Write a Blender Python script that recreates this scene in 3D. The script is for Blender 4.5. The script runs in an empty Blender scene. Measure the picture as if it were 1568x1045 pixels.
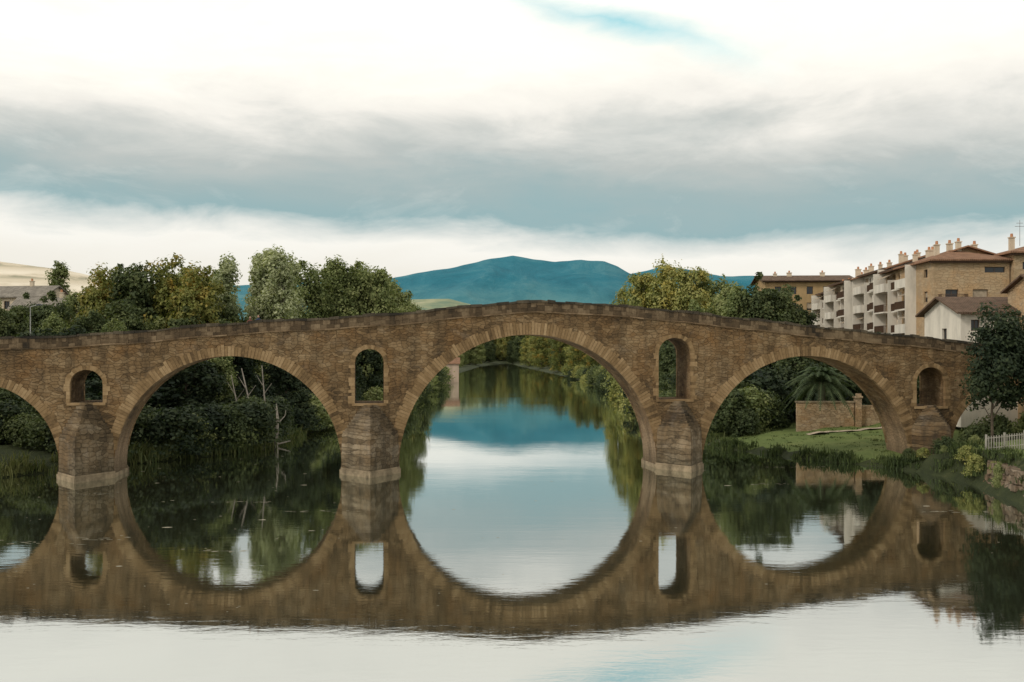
import bpy, bmesh, math, random
import numpy as np
from mathutils import Vector, Matrix, noise as mnoise

random.seed(7)
scene = bpy.context.scene
scene.view_settings.view_transform = 'Standard'
scene.view_settings.look = 'None'
scene.view_settings.exposure = 0

# ------------------------------------------------------------------ helpers
def link(o, parent=None):
    scene.collection.objects.link(o)
    if parent: o.parent = parent
    return o

def empty(name, loc=(0,0,0), rz=0.0):
    e = bpy.data.objects.new(name, None)
    e.empty_display_size = 0.5
    e.location = loc; e.rotation_euler = (0,0,rz)
    return link(e)

def mesh_obj(name, verts, faces, mats, parent=None, midx=None, smooth=False):
    me = bpy.data.meshes.new(name)
    me.from_pydata(verts, [], faces)
    for m in (mats if isinstance(mats,(list,tuple)) else [mats]): me.materials.append(m)
    if midx is not None: me.polygons.foreach_set('material_index', midx)
    if smooth: me.polygons.foreach_set('use_smooth', [True]*len(me.polygons))
    me.update()
    return link(bpy.data.objects.new(name, me), parent)

class N:
    def __init__(s, nt): s.nt = nt
    def new(s, t, **kw):
        n = s.nt.nodes.new(t)
        for k,v in kw.items(): setattr(n,k,v)
        return n
    def set(s, sock, v):
        if hasattr(v,'is_output'): s.nt.links.new(v, sock)
        else:
            if isinstance(v,(tuple,list)) and len(v)==3 and sock.type=='RGBA': v=(*v,1)
            sock.default_value = v
    def math(s, op, a, b=0.0, c=0.0, clamp=False):
        n = s.new('ShaderNodeMath', operation=op); n.use_clamp = clamp
        s.set(n.inputs[0],a); s.set(n.inputs[1],b); s.set(n.inputs[2],c); return n.outputs[0]
    def noise(s, vec, scale, detail=4, rough=.55, dist=0):
        n = s.new('ShaderNodeTexNoise'); s.set(n.inputs['Vector'],vec)
        n.inputs['Scale'].default_value=scale; n.inputs['Detail'].default_value=detail
        n.inputs['Roughness'].default_value=rough; n.inputs['Distortion'].default_value=dist
        return n.outputs['Fac']
    def ramp(s, fac, stops):
        n = s.new('ShaderNodeValToRGB'); s.set(n.inputs[0],fac)
        cr = n.color_ramp
        while len(cr.elements)<len(stops): cr.elements.new(.5)
        for e,(p,c) in zip(cr.elements, stops):
            e.position=p; e.color=(*c,1) if len(c)==3 else c
        return n.outputs[0]
    def mix(s, f, a, b, mode='MIX'):
        n = s.new('ShaderNodeMix', data_type='RGBA', blend_type=mode)
        s.set(n.inputs[0],f); s.set(n.inputs[6],a); s.set(n.inputs[7],b); return n.outputs[2]
    def mapr(s, v, a,b,c=0,d=1):
        n = s.new('ShaderNodeMapRange'); s.set(n.inputs[0],v)
        for i,x in enumerate((a,b,c,d)): s.set(n.inputs[i+1],x)
        return n.outputs[0]
    def comb(s,x,y,z):
        n = s.new('ShaderNodeCombineXYZ')
        for i,v in enumerate((x,y,z)): s.set(n.inputs[i],v)
        return n.outputs[0]
    def sep(s,v):
        n = s.new('ShaderNodeSeparateXYZ'); s.set(n.inputs[0],v); return n.outputs
    def obj(s): return s.new('ShaderNodeTexCoord').outputs['Object']
    def scale(s,v,k):
        n = s.new('ShaderNodeVectorMath', operation='MULTIPLY'); s.set(n.inputs[0],v); n.inputs[1].default_value=k; return n.outputs[0]
    def bump(s,h,strength,dist,normal=None):
        n = s.new('ShaderNodeBump'); s.set(n.inputs['Height'],h)
        n.inputs['Strength'].default_value=strength; n.inputs['Distance'].default_value=dist
        if normal: s.set(n.inputs['Normal'],normal)
        return n.outputs[0]

def mat(name):
    m = bpy.data.materials.new(name); m.use_nodes=True
    nt=m.node_tree; b=nt.nodes['Principled BSDF']
    b.inputs['Roughness'].default_value=.9
    b.inputs['Specular IOR Level'].default_value=.2
    return m, N(nt), b

def simple(name, col, rough=.85, var=.25, scale=3.0, metal=0):
    m,n,b = mat(name)
    f = n.noise(n.obj(), scale, 5, .6)
    c = n.mix(n.mapr(f,.3,.7), tuple(x*(1-var) for x in col), tuple(min(1,x*(1+var)) for x in col))
    n.set(b.inputs['Base Color'], c); b.inputs['Roughness'].default_value=rough
    b.inputs['Metallic'].default_value=metal
    n.set(b.inputs['Normal'], n.bump(f,.3,.03))
    return m

# ------------------------------------------------------------------ materials
def stone_mat(name, base, dark, light, fx=1.9, fz=4.1, mortar=.05, stain=True, blotch=1.0, bleach=False, rnd=.85, deck=False):
    """irregular rubble courses: stretched voronoi cells in the wall plane"""
    m,n,b = mat(name)
    o = n.obj(); x,y,z = n.sep(o)
    w1 = n.noise(o, .5, 3); w2 = n.noise(o, 2.4, 3)
    hx = n.math('ADD', n.math('ADD', x, n.math('MULTIPLY',y,.87)), n.math('MULTIPLY',w2,.35))
    hz = n.math('ADD', n.math('ADD', z, n.math('MULTIPLY',w1,.8)), n.math('MULTIPLY',w2,.16))
    vec = n.comb(n.math('MULTIPLY',hx,fx), n.math('MULTIPLY',hz,fz), 0.0)
    vo = n.new('ShaderNodeTexVoronoi', voronoi_dimensions='2D'); n.set(vo.inputs['Vector'],vec); vo.inputs['Scale'].default_value=1; vo.inputs['Randomness'].default_value=rnd
    ve = n.new('ShaderNodeTexVoronoi', voronoi_dimensions='2D', feature='DISTANCE_TO_EDGE'); n.set(ve.inputs['Vector'],vec); ve.inputs['Scale'].default_value=1; ve.inputs['Randomness'].default_value=rnd
    cell = n.sep(vo.outputs['Color'])[0]
    joint = n.mapr(ve.outputs['Distance'],0,mortar*1.6,1,0)
    fine = n.noise(o, 4.2, 6, .76)
    big = n.noise(n.scale(o,(1,1,1.3)), .2, 6, .68, .6)
    t = n.math('ADD', n.math('MULTIPLY',cell,.34), n.math('MULTIPLY',fine,.62))
    t = n.math('ADD', t, n.math('MULTIPLY', n.math('SUBTRACT',big,.5), 1.7*blotch))
    c = n.ramp(t, [(.08,dark),(.46,base),(.95,light)])
    hue = n.noise(o, .33, 5, .62)
    c = n.mix(n.mapr(hue,.48,.7,0,.55), c, (base[0]*1.22,base[1]*.95,base[2]*.65))
    hue2 = n.noise(n.scale(o,(1,1,1.4)), .6, 6, .66, .4)
    c = n.mix(n.mapr(hue2,.55,.74,0,.5), c, (light[0]*.72,light[1]*.8,light[2]*1.0))
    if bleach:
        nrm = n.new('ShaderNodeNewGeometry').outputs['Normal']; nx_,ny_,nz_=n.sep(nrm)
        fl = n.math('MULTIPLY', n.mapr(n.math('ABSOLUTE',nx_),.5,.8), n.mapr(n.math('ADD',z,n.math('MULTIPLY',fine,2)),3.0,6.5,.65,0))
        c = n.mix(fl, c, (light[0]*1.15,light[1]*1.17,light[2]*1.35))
    if stain:
        st = n.noise(n.scale(o,(1.0,1.0,.13)), .9, 6, .68)
        c = n.mix(n.mapr(st,.46,.72,0,.75), c, (dark[0]*.9,dark[1]*.98,dark[2]*1.1))
        wet = n.mapr(n.math('ADD',z,n.math('MULTIPLY',fine,2.0)),.9,3.2,.7,0)
        c = n.mix(wet, c, (dark[0]*.7,dark[1]*.88,dark[2]*.85))
    c = n.mix(n.math('MULTIPLY',joint,.5), c, (dark[0]*.7,dark[1]*.7,dark[2]*.7))
    n.set(b.inputs['Base Color'], c)
    h = n.math('ADD', n.math('MULTIPLY', n.math('SUBTRACT',1.0,joint), .45), n.math('MULTIPLY',fine,1.0))
    h = n.math('ADD', h, n.math('MULTIPLY',cell,.35))
    n.set(b.inputs['Normal'], n.bump(h,1.0,.10))
    return m

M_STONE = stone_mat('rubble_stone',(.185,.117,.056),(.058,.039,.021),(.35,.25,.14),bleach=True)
M_CUT   = stone_mat('cutwater_stone',(.17,.122,.07),(.05,.038,.025),(.36,.285,.19), fx=1.3,fz=2.9,blotch=1.1,rnd=.7)
def block_mat(name, dark, midc, light, a=.4, bn=.7):
    m,n,b = mat(name)
    geo = n.new('ShaderNodeNewGeometry'); o = n.obj()
    f = n.math('ADD', n.math('MULTIPLY',geo.outputs['Random Per Island'],a), n.math('MULTIPLY',n.noise(o,3.2,6,.75),bn))
    f = n.math('ADD', f, n.math('MULTIPLY', n.math('SUBTRACT',n.noise(n.scale(o,(1,1,.5)),.45,5,.6),.5),1.3))
    n.set(b.inputs['Base Color'], n.ramp(f,[(.15,dark),(.52,midc),(.98,light)]))
    n.set(b.inputs['Normal'], n.bump(n.noise(o,7,5,.7),.8,.07))
    return m
M_VOUS = block_mat('voussoir_stone',(.075,.048,.024),(.225,.145,.07),(.38,.265,.145),.42,.7)
M_PARA = block_mat('parapet_stone',(.028,.022,.015),(.098,.067,.038),(.26,.19,.115))
M_STRC = block_mat('string_course_stone',(.045,.033,.02),(.15,.10,.055),(.30,.215,.13))
M_COPE = block_mat('coping_stone',(.018,.017,.014),(.055,.045,.032),(.15,.12,.08))
M_PLINTH = simple('plinth_stone',(.235,.185,.12),.9,.5,1.2)
M_WALLST = stone_mat('garden_wall_stone',(.38,.275,.17),(.14,.095,.055),(.56,.44,.3),stain=False,blotch=.6)
M_RET = stone_mat('retaining_rubble',(.17,.125,.085),(.05,.04,.028),(.30,.24,.175),fx=1.5,fz=2.2,stain=False)

def leaf_mat(name, dark, mid, light, accent=None, sc=.22, trans=.28):
    m,n,b = mat(name)
    o = n.obj(); geo = n.new('ShaderNodeNewGeometry'); oi = n.new('ShaderNodeObjectInfo')
    f = n.math('ADD', n.math('MULTIPLY',n.noise(o,sc,4,.6),.9), n.math('MULTIPLY',geo.outputs['Random Per Island'],.35))
    f = n.math('ADD', f, n.math('MULTIPLY', n.math('SUBTRACT',oi.outputs['Random'],.5),.25))
    c = n.ramp(f,[(.35,dark),(.62,mid),(.88,light)])
    if accent:
        a = n.mapr(n.noise(n.scale(o,(1,1,1.2)),sc*1.1,3,.6,.6),.53,.66,0,.85)
        c = n.mix(a,c,accent)
    n.set(b.inputs['Base Color'], c); b.inputs['Roughness'].default_value=.7
    tr = n.new('ShaderNodeBsdfTranslucent'); n.set(tr.inputs[0], n.mix(1.0,c,(1.2,1.3,.6),'MULTIPLY'))
    mx = n.new('ShaderNodeMixShader'); mx.inputs[0].default_value=trans
    out = m.node_tree.nodes['Material Output']
    m.node_tree.links.new(b.outputs[0],mx.inputs[1]); m.node_tree.links.new(tr.outputs[0],mx.inputs[2])
    m.node_tree.links.new(mx.outputs[0],out.inputs[0])
    return m
L_DARK = leaf_mat('leaves_dark',(.038,.055,.026),(.078,.102,.042),(.14,.16,.065))
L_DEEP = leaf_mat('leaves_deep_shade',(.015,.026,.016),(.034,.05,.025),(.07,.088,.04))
L_AUT  = leaf_mat('leaves_autumn',(.075,.095,.03),(.155,.17,.045),(.25,.24,.07),(.36,.23,.045))
L_MID  = leaf_mat('leaves_mid',(.10,.13,.048),(.20,.23,.09),(.31,.32,.14))
L_PALE = leaf_mat('leaves_pale',(.19,.225,.12),(.34,.37,.21),(.47,.48,.30))
L_YEL  = leaf_mat('leaves_yellowgreen',(.12,.145,.045),(.26,.27,.09),(.40,.37,.14),(.42,.33,.08))
L_REED = leaf_mat('reed_leaves',(.035,.052,.02),(.075,.10,.034),(.16,.165,.065))
L_PALM = leaf_mat('palm_leaves',(.045,.07,.032),(.09,.12,.055),(.17,.19,.09))
M_BARK = simple('bark',(.09,.07,.05),.9,.4,2.5)
M_BARKP = simple('pale_bark',(.26,.23,.19),.9,.35,1.5)

# ground
M_GROUND,n,b = mat('bank_ground')
o=n.obj(); f=n.noise(o,.35,6,.7)
n.set(b.inputs['Base Color'], n.ramp(f,[(.3,(.02,.027,.012)),(.55,(.04,.05,.02)),(.8,(.10,.095,.045))]))
n.set(b.inputs['Normal'], n.bump(n.noise(o,3,5,.7),.8,.2))
M_LAWN,n,b = mat('lawn_grass')
o=n.obj(); f=n.math('ADD',n.math('MULTIPLY',n.noise(o,.22,5,.65),.6),n.math('MULTIPLY',n.noise(o,4,5,.8),.4))
n.set(b.inputs['Base Color'], n.ramp(f,[(.3,(.06,.088,.026)),(.5,(.105,.14,.04)),(.7,(.18,.2,.07))]))
n.set(b.inputs['Normal'], n.bump(n.noise(o,9,4,.7),.6,.08))
M_PATH = simple('path_gravel',(.36,.3,.22),.95,.25,2)

# water
M_WATER = bpy.data.materials.new('river_water'); M_WATER.use_nodes=True
nt=M_WATER.node_tree; nt.nodes.clear(); n=N(nt)
out=n.new('ShaderNodeOutputMaterial'); o=n.obj()
g=n.new('ShaderNodeBsdfGlossy'); g.inputs['Color'].default_value=(.95,.985,.975,1); g.inputs['Roughness'].default_value=.028
d=n.new('ShaderNodeBsdfDiffuse'); n.set(d.inputs['Color'],n.ramp(n.noise(o,.05,4,.6),[(.3,(.018,.024,.014)),(.7,(.034,.034,.018))]))
h=n.math('ADD',n.noise(n.scale(o,(.45,1.3,1)),1.6,4,.6,.4), n.math('MULTIPLY',n.noise(n.scale(o,(.3,.6,1)),.28,3,.5),1.6))
patch=n.mapr(n.noise(n.scale(o,(.3,1,1)),.045,4,.6,.6),.42,.7,.2,1.5)
h=n.math('MULTIPLY',h,patch)
n.set(g.inputs['Normal'],n.bump(h,1.0,.0036))
fr=n.new('ShaderNodeFresnel'); fr.inputs[0].default_value=1.33
mx=n.new('ShaderNodeMixShader'); n.set(mx.inputs[0], n.mapr(fr.outputs[0],.15,.55,.60,.88))
nt.links.new(d.outputs[0],mx.inputs[1]); nt.links.new(g.outputs[0],mx.inputs[2]); nt.links.new(mx.outputs[0],out.inputs[0])

# ------------------------------------------------------------------ river and ground
LEFT = [(-64,-80),(-62,20),(-52,60),(-42,76),(-37,84),(-31,91),(-25.5,100),(-24.5,125),(-22,149),(-19.5,186),(-23,293),(-25,448),(-20,690),(-4,860)]
RIGHT = [(46,-80),(40,20),(33.5,50),(33.2,64),(34.6,73.6),(34.8,79),(32,86),(27.9,91),(23.4,99),(20.8,104),(21,140),(23,198),(25,282),(20.5,412),(6,650),(-4,860)]
def pdist(P, line):
    best = np.full(len(P), 1e9)
    for a,bb in zip(line[:-1],line[1:]):
        a=np.array(a,float); bb=np.array(bb,float); ab=bb-a
        t=np.clip(((P-a)@ab)/(ab@ab),0,1)
        best=np.minimum(best, np.hypot(*(P-(a+t[:,None]*ab)).T))
    return best
POLY = LEFT+RIGHT[::-1][1:]
def inside(P):
    x,y=P[:,0],P[:,1]; r=np.zeros(len(P),bool)
    for (x1,y1),(x2,y2) in zip(POLY,POLY[1:]+POLY[:1]):
        c=((y1>y)!=(y2>y))
        xi=(x2-x1)*(y-y1)/((y2-y1) if y2!=y1 else 1e-9)+x1
        r^= c&(x<xi)
    return r
def ground_z(P):
    P=np.asarray(P,float).reshape(-1,2)
    dl=pdist(P,LEFT); dr=pdist(P,RIGHT); ins=inside(P); dd=np.minimum(dl,dr)
    x,y=P.T
    zl=.5*np.clip(dd,0,1.2)+.07*np.clip(dd,0,30)+.01*np.clip(dd-30,0,300)
    zr=.45*np.clip(dd,0,1)+.085*np.clip(dd,0,18)+.16*np.clip(dd-18,0,16)+.006*np.clip(dd-34,0,300)
    zn=2.2*np.clip(dd/1.3,0,1)+.13*np.clip(dd,0,20)+.05*np.clip(dd-20,0,60)
    w=np.clip((85-y)/5,0,1)
    zr=zr*(1-w)+zn*w
    z=np.where(dl<dr,zl,zr)
    nz=.12*np.sin(x*.9+np.sin(y*.6)*2)*np.sin(y*.7+1.3)+.06*np.sin(x*2.3+y*1.7)
    z=z+nz*np.clip(dd/3,0,1)
    return np.where(ins,-.6*np.clip(dd,0,3),z)
def gz(x,y): return float(ground_z([(x,y)])[0])

xs=np.concatenate([-np.geomspace(5000,82,26),np.arange(-80,90,1.4),np.geomspace(92,5000,26)])
ys=np.concatenate([np.arange(-300,-10,30),np.arange(-10,210,1.4),np.arange(212,900,8),np.geomspace(910,6000,16)])
X,Y=np.meshgrid(xs,ys); P=np.stack([X.ravel(),Y.ravel()],1); Z=ground_z(P)
nx,ny=len(xs),len(ys)
idx=np.arange(nx*ny).reshape(ny,nx)
F=np.stack([idx[:-1,:-1],idx[:-1,1:],idx[1:,1:],idx[1:,:-1]],-1).reshape(-1,4)
cx=X.ravel()[F].mean(1); cy=Y.ravel()[F].mean(1); cz=Z[F].mean(1)
lawn=((cx>22)&(cx<60)&(cy>86)&(cy<117)&(cz>.45))|((cx>36)&(cx<80)&(cy>50)&(cy<=88)&(cz>2.3))
mi=np.where(lawn,1,0)
mesh_obj('ground',np.column_stack([P,Z]).tolist(),F.tolist(),[M_GROUND,M_LAWN],midx=mi.tolist(),smooth=True)
mesh_obj('river_water',[(-140,-120,0),(140,-120,0),(140,900,0),(-140,900,0)],[(0,1,2,3)],M_WATER)

# footpath on the lawn
pv=[];pf=[]
pp=[(31,104.5),(34,104.6),(38,105),(44,106),(52,108),(60,111)]
pts=[]
for a,bb in zip(pp[:-1],pp[1:]):
    for k in range(8):
        t=k/8; pts.append((a[0]+(bb[0]-a[0])*t,a[1]+(bb[1]-a[1])*t))
for (x,y) in pts:
    z=max(gz(x,y-.6),gz(x,y+.6))+.05
    pv+= [(x,y-.6,z),(x,y+.6,z)]
for i in range(len(pts)-1): pf.append((2*i,2*i+2,2*i+3,2*i+1))
mesh_obj('footpath',pv,pf,M_PATH)

# foam flecks and drifting scum lines on the river
fv=[];ff=[]
rr=random.Random(5)
def fleck(x,y,L,Wd):
    if not inside(np.array([[x,y]]))[0]: return
    k0=len(fv); kk=8
    for k in range(kk):
        a=2*math.pi*k/kk; q=rr.uniform(.6,1.2)
        fv.append((x+math.cos(a)*L*q,y+math.sin(a)*Wd*q,.004))
    ff.append(tuple(range(k0,k0+kk)))
for i in range(150):
    y=rr.uniform(36,98); x=rr.uniform(-.5,.5)*y
    if rr.random()<.5: x=rr.uniform(-.5,-.15)*y
    L=rr.uniform(.03,.10)*(3.0 if rr.random()<.10 else 1)*(y/50); fleck(x,y,L,L*rr.uniform(.3,.6))
for cx_,cy_,ln in [(-25,52,3),(-22,53,1.5),(-14,50,1.5),(-12,62,2),(-18,66,2),(27,62,2),(20,75,2.5),(24,86,3),(-30,70,2),(30,58,1.5)]:
    for k in range(12):
        fleck(cx_+rr.gauss(0,ln*.6),cy_+rr.gauss(0,.25),rr.uniform(.08,.3),rr.uniform(.02,.05))
mesh_obj('foam_flecks',fv,ff,simple('foam',(.34,.31,.23),.9,.3,4))

# ------------------------------------------------------------------ hills
def ridge(name,pts,D,depth,m,rough=.03,seed=0,ex=1.2):
    px=[p[0] for p in pts]; pz=[p[1] for p in pts]
    X=np.linspace(px[0],px[-1],420); Zr=np.interp(X,px,pz)
    V=[];rows=40
    for r in range(rows+6):
        f=min(r/rows,1); back=max(0,(r-rows)/6)
        for x,z in zip(X,Zr):
            k=mnoise.ridged_multi_fractal(Vector((x*5/D+seed,f*1.6,seed)),.9,2.2,5,1.0,2.0)-1.0
            zz=z*(f**ex)*(1-.25*back)+z*rough*k*5*f*(1-f)*2.2+z*.007*mnoise.noise(Vector((x*70/D,seed,0)))
            V.append((x*(1-(1-f)*depth/D*.6),D-depth*(1-f)+back*depth*.5,zz-2*(1-f)))
    w=len(X); Fc=[(r*w+i,r*w+i+1,(r+1)*w+i+1,(r+1)*w+i) for r in range(rows+5) for i in range(w-1)]
    return mesh_obj(name,V,Fc,m,smooth=True)
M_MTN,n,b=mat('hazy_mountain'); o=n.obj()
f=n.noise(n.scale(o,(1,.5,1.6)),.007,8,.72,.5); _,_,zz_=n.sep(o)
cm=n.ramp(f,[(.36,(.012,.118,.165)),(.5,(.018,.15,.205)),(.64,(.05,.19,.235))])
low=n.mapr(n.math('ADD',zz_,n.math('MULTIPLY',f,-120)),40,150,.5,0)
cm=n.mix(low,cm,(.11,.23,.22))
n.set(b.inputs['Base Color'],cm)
n.set(b.inputs['Normal'],n.bump(f,.9,16))
M_FIELD,n,b=mat('dry_field_hill'); o=n.obj()
f=n.noise(n.scale(o,(1,1,3)),.02,6,.7); x,y,z=n.sep(o)
band=n.math('SINE',n.math('ADD',n.math('MULTIPLY',z,.55),n.math('MULTIPLY',f,9)))
f2=n.math('ADD',f,n.math('MULTIPLY',band,.12))
n.set(b.inputs['Base Color'],n.ramp(f2,[(.25,(.22,.22,.15)),(.42,(.55,.48,.36)),(.8,(.78,.71,.59))]))
M_FOOT,n,b=mat('foothill'); o=n.obj()
n.set(b.inputs['Base Color'],n.ramp(n.noise(o,.02,5,.6),[(.35,(.10,.17,.12)),(.55,(.26,.28,.17)),(.7,(.40,.38,.25))]))
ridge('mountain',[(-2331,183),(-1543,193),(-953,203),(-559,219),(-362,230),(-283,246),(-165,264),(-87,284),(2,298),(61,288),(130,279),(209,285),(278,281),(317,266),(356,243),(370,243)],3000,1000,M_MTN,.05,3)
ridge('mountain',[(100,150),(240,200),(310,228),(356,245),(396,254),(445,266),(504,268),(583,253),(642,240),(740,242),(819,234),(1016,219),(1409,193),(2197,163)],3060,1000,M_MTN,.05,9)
ridge('field_hill',[(-700,60),(-500,74),(-406,76),(-360,73),(-337,70),(-314,67),(-291,62),(-268,56),(-222,38),(-176,14)],700,260,M_FIELD,.005,8,.75)
ridge('foothill',[(-700,20),(-400,50),(-220,70),(-150,88),(-95,89),(-60,80),(0,66),(200,60),(500,58),(900,30)],1500,300,M_FOOT,.01,5,.75)

# ------------------------------------------------------------------ bridge
BR = empty('stone_bridge',(0,83.1,0),math.atan(.14))
W=4.2
TOP=[(-75,10.6),(-60,10.8),(-40.27,11.12),(-35.45,11.28),(-30.53,11.62),(-25.52,12.09),(-20.43,12.5),(-15.24,12.78),(-8.9,13.22),(-4.59,13.73),(-1,14.08),(2.27,14.27),(6.45,14.12),(12.13,13.73),(20.86,12.86),(28.62,12.04),(35.96,11.4),(42.2,10.76),(46.5,10.35),(60,9.3),(75,8.6)]
def top(s): return float(np.interp(s,[p[0] for p in TOP],[p[1] for p in TOP]))+.035*math.sin(s*.9)+.02*math.sin(s*2.7)
PH=.98; DK=1.34   # string course and deck levels below the parapet top
ARCH=[(-42.31,6.38,1.2),(-22.9,8.86,.77),(1.52,10.9,.52),(26.05,9.6,.02),(45.4,6.0,1.0)]
WIN=[(-35.11,-32.6,5.93,8.56),(-12.98,-10.6,5.72,10.2),(12.6,15.48,5.87,11.17),(36.14,38.9,5.1,8.6)]
PIER=[(-35.93,-31.76),(-14.04,-9.38),(12.42,16.46),(35.65,39.4)]
outline=[(-75,-1.5)]
for s in np.linspace(-75,75,151): outline.append((s,top(s)-DK))
outline.append((75,-1.5))
for c,r,z0 in ARCH[::-1]:
    outline.append((c+r,-1.5))
    for k in range(57):
        a=math.pi*k/56; outline.append((c+r*math.cos(a),z0+r*math.sin(a)))
    outline.append((c-r,-1.5))
cu=bpy.data.curves.new('tmp','CURVE'); cu.dimensions='2D'; cu.fill_mode='BOTH'; cu.extrude=W/2
def spl(pts):
    s=cu.splines.new('POLY'); s.points.add(len(pts)-1)
    for p,q in zip(s.points,pts): p.co=(q[0],q[1],0,1)
    s.use_cyclic_u=True
spl(outline)
def win_outline(w):
    s0,s1,z0,z1=w; r=(s1-s0)/2; c=(s0+s1)/2; rise=r*.92
    p=[(s0,z0),(s1,z0)]
    for k in range(17):
        a=math.pi*k/16; p.append((c+r*math.cos(a),z1-rise+rise*math.sin(a)))
    return p
for w in WIN: spl(win_outline(w))
co=bpy.data.objects.new('tmp',cu); scene.collection.objects.link(co)
bpy.context.view_layer.update()
me=bpy.data.meshes.new_from_object(co.evaluated_get(bpy.context.evaluated_depsgraph_get()))
scene.collection.objects.unlink(co); bpy.data.objects.remove(co)
for v in me.vertices:
    x,y,z=v.co; v.co=(x,z+W/2,y)
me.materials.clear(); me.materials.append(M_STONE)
for p in me.polygons: p.use_smooth=False; p.material_index=0
me.name='spandrel_walls'
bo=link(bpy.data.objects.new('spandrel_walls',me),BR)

class BM:
    def __init__(s): s.v=[]; s.f=[]
    def hexa(s,c):
        k=len(s.v); s.v+=c
        s.f+=[tuple(k+i for i in q) for q in ((0,1,2,3),(4,7,6,5),(0,4,5,1),(1,5,6,2),(2,6,7,3),(3,7,4,0))]
    def block(s,a0,a1,y0,y1,b0,b1,t0,t1):
        s.hexa([(a0,y0,b0),(a1,y0,b1),(a1,y1,b1),(a0,y1,b0),(a0,y0,t0),(a1,y0,t1),(a1,y1,t1),(a0,y1,t0)])
    def box(s,a0,a1,y0,y1,z0,z1): s.block(a0,a1,y0,y1,z0,z0,z1,z1)
    def prism(s,pts,z0,z1):
        k=len(s.v); n_=len(pts)
        s.v+=[(p[0],p[1],z0) for p in pts]+[(p[0],p[1],z1) for p in pts]
        s.f.append(tuple(range(k,k+n_))); s.f.append(tuple(range(k+n_,k+2*n_)))
        for i in range(n_): s.f.append((k+i,k+(i+1)%n_,k+n_+(i+1)%n_,k+n_+i))
    def cyl(s,p0,p1,r0,r1,seg=8):
        p0=Vector(p0);p1=Vector(p1); d=(p1-p0).normalized(); a=d.orthogonal().normalized(); b2=d.cross(a); k=len(s.v)
        for P_,r in ((p0,r0),(p1,r1)):
            for i in range(seg):
                t=2*math.pi*i/seg; s.v.append(tuple(P_+a*math.cos(t)*r+b2*math.sin(t)*r))
        for i in range(seg): s.f.append((k+i,k+(i+1)%seg,k+seg+(i+1)%seg,k+seg+i))
        s.f.append(tuple(k+seg+i for i in range(seg))); s.f.append(tuple(k+i for i in range(seg)))
    def make(s,name,m,parent=None,smooth=False): return mesh_obj(name,s.v,s.f,m,parent,smooth=smooth)

# voussoir rings
rv=random.Random(3); ring=BM()
def vring(c,r,z0,th,step,a_lo,a_hi,rz=None):
    nn=max(6,int((a_hi-a_lo)*r/step))
    for side in (0,1):
        for k in range(nn):
            a0=a_lo+(a_hi-a_lo)*k/nn+.0015; a1=a_lo+(a_hi-a_lo)*(k+1)/nn-.0015
            ri=r-.018-rv.uniform(0,.02); ro=r+th*rv.uniform(.80,1.12); pr=rv.uniform(.012,.05)
            y0,y1=(-pr,.35) if side==0 else (W-.35,W+pr)
            q=1.0 if rz is None else rz
            P4=[(c+ri*math.cos(a0),z0+q*ri*math.sin(a0)),(c+ro*math.cos(a0),z0+q*ro*math.sin(a0)),(c+ro*math.cos(a1),z0+q*ro*math.sin(a1)),(c+ri*math.cos(a1),z0+q*ri*math.sin(a1))]
            ring.hexa([(p[0],y0,p[1]) for p in P4]+[(p[0],y1,p[1]) for p in P4])
for i,(c,r,z0) in enumerate(ARCH): vring(c,r,z0,[.75,.85,.98,.88,.7][i],.25,.16,math.pi-.16)
for s0,s1,z0,z1 in WIN:
    r=(s1-s0)/2; vring((s0+s1)/2,r,z1-r*.92,.36,.24,0,math.pi,.92)
    for side in (0,1):
        y0,y1=(-.03,.3) if side==0 else (W-.3,W+.03)
        z=z0
        while z<z1-r*.92-.1:
            h=rv.uniform(.22,.42); zt=min(z+h,z1-r*.92)-.012
            ring.box(s0-rv.uniform(.2,.55),s0+.015,y0,y1,z,zt); ring.box(s1-.015,s1+rv.uniform(.2,.55),y0,y1,z,zt); z=zt+.012
        ring.box(s0-.2,s1+.2,y0-.05,y1,z0-.2,z0+.012)
ring.make('arch_rings',M_VOUS,BR)

# cutwaters
cut=BM(); pl=BM()
tops=[5.95,5.6,5.75,5.2]
for (p0,p1),zt in zip(PIER,tops):
    sc=(p0+p1)/2; hw=(p1-p0)/2-.02; nose=3.1
    for sgn in (-1,1):
        yb = .15 if sgn<0 else W-.15; yf = 0 if sgn<0 else W
        def tri(k,j=0,g=0,kw=None):
            kx=k if kw is None else kw
            return [(sc-hw*kx-g,yb),(sc-hw*kx-g,yf),(sc+j,yf+sgn*(nose*k+g)),(sc+hw*kx+g,yf),(sc+hw*kx+g,yb)]
        zc=3.25; z=-1.3
        while z<zc-.05:
            z2=min(zc,z+rv.uniform(.32,.42)); j=rv.uniform(-.02,.02)
            cut.prism(tri(1+rv.uniform(-.006,.006),j),z,z2); z=z2
        steps=10
        for k in range(steps):
            a=zc+(zt-zc)*k/steps; b_=zc+(zt-zc)*(k+1)/steps; q=(k+.35)/(steps+.6)
            cut.prism(tri(1-q,rv.uniform(-.03,.03),0,1-q*.78),a-.01,b_)
        pl.prism(tri(1,0,.18),-1.3,.36); pl.prism(tri(1,0,.08),.34,.52)
    pl.box(p0-.10,p1+.10,-.05,W+.05,-1.3,.34)
cut.make('cutwaters',M_CUT,BR); pl.make('pier_plinths',M_PLINTH,BR)

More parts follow.
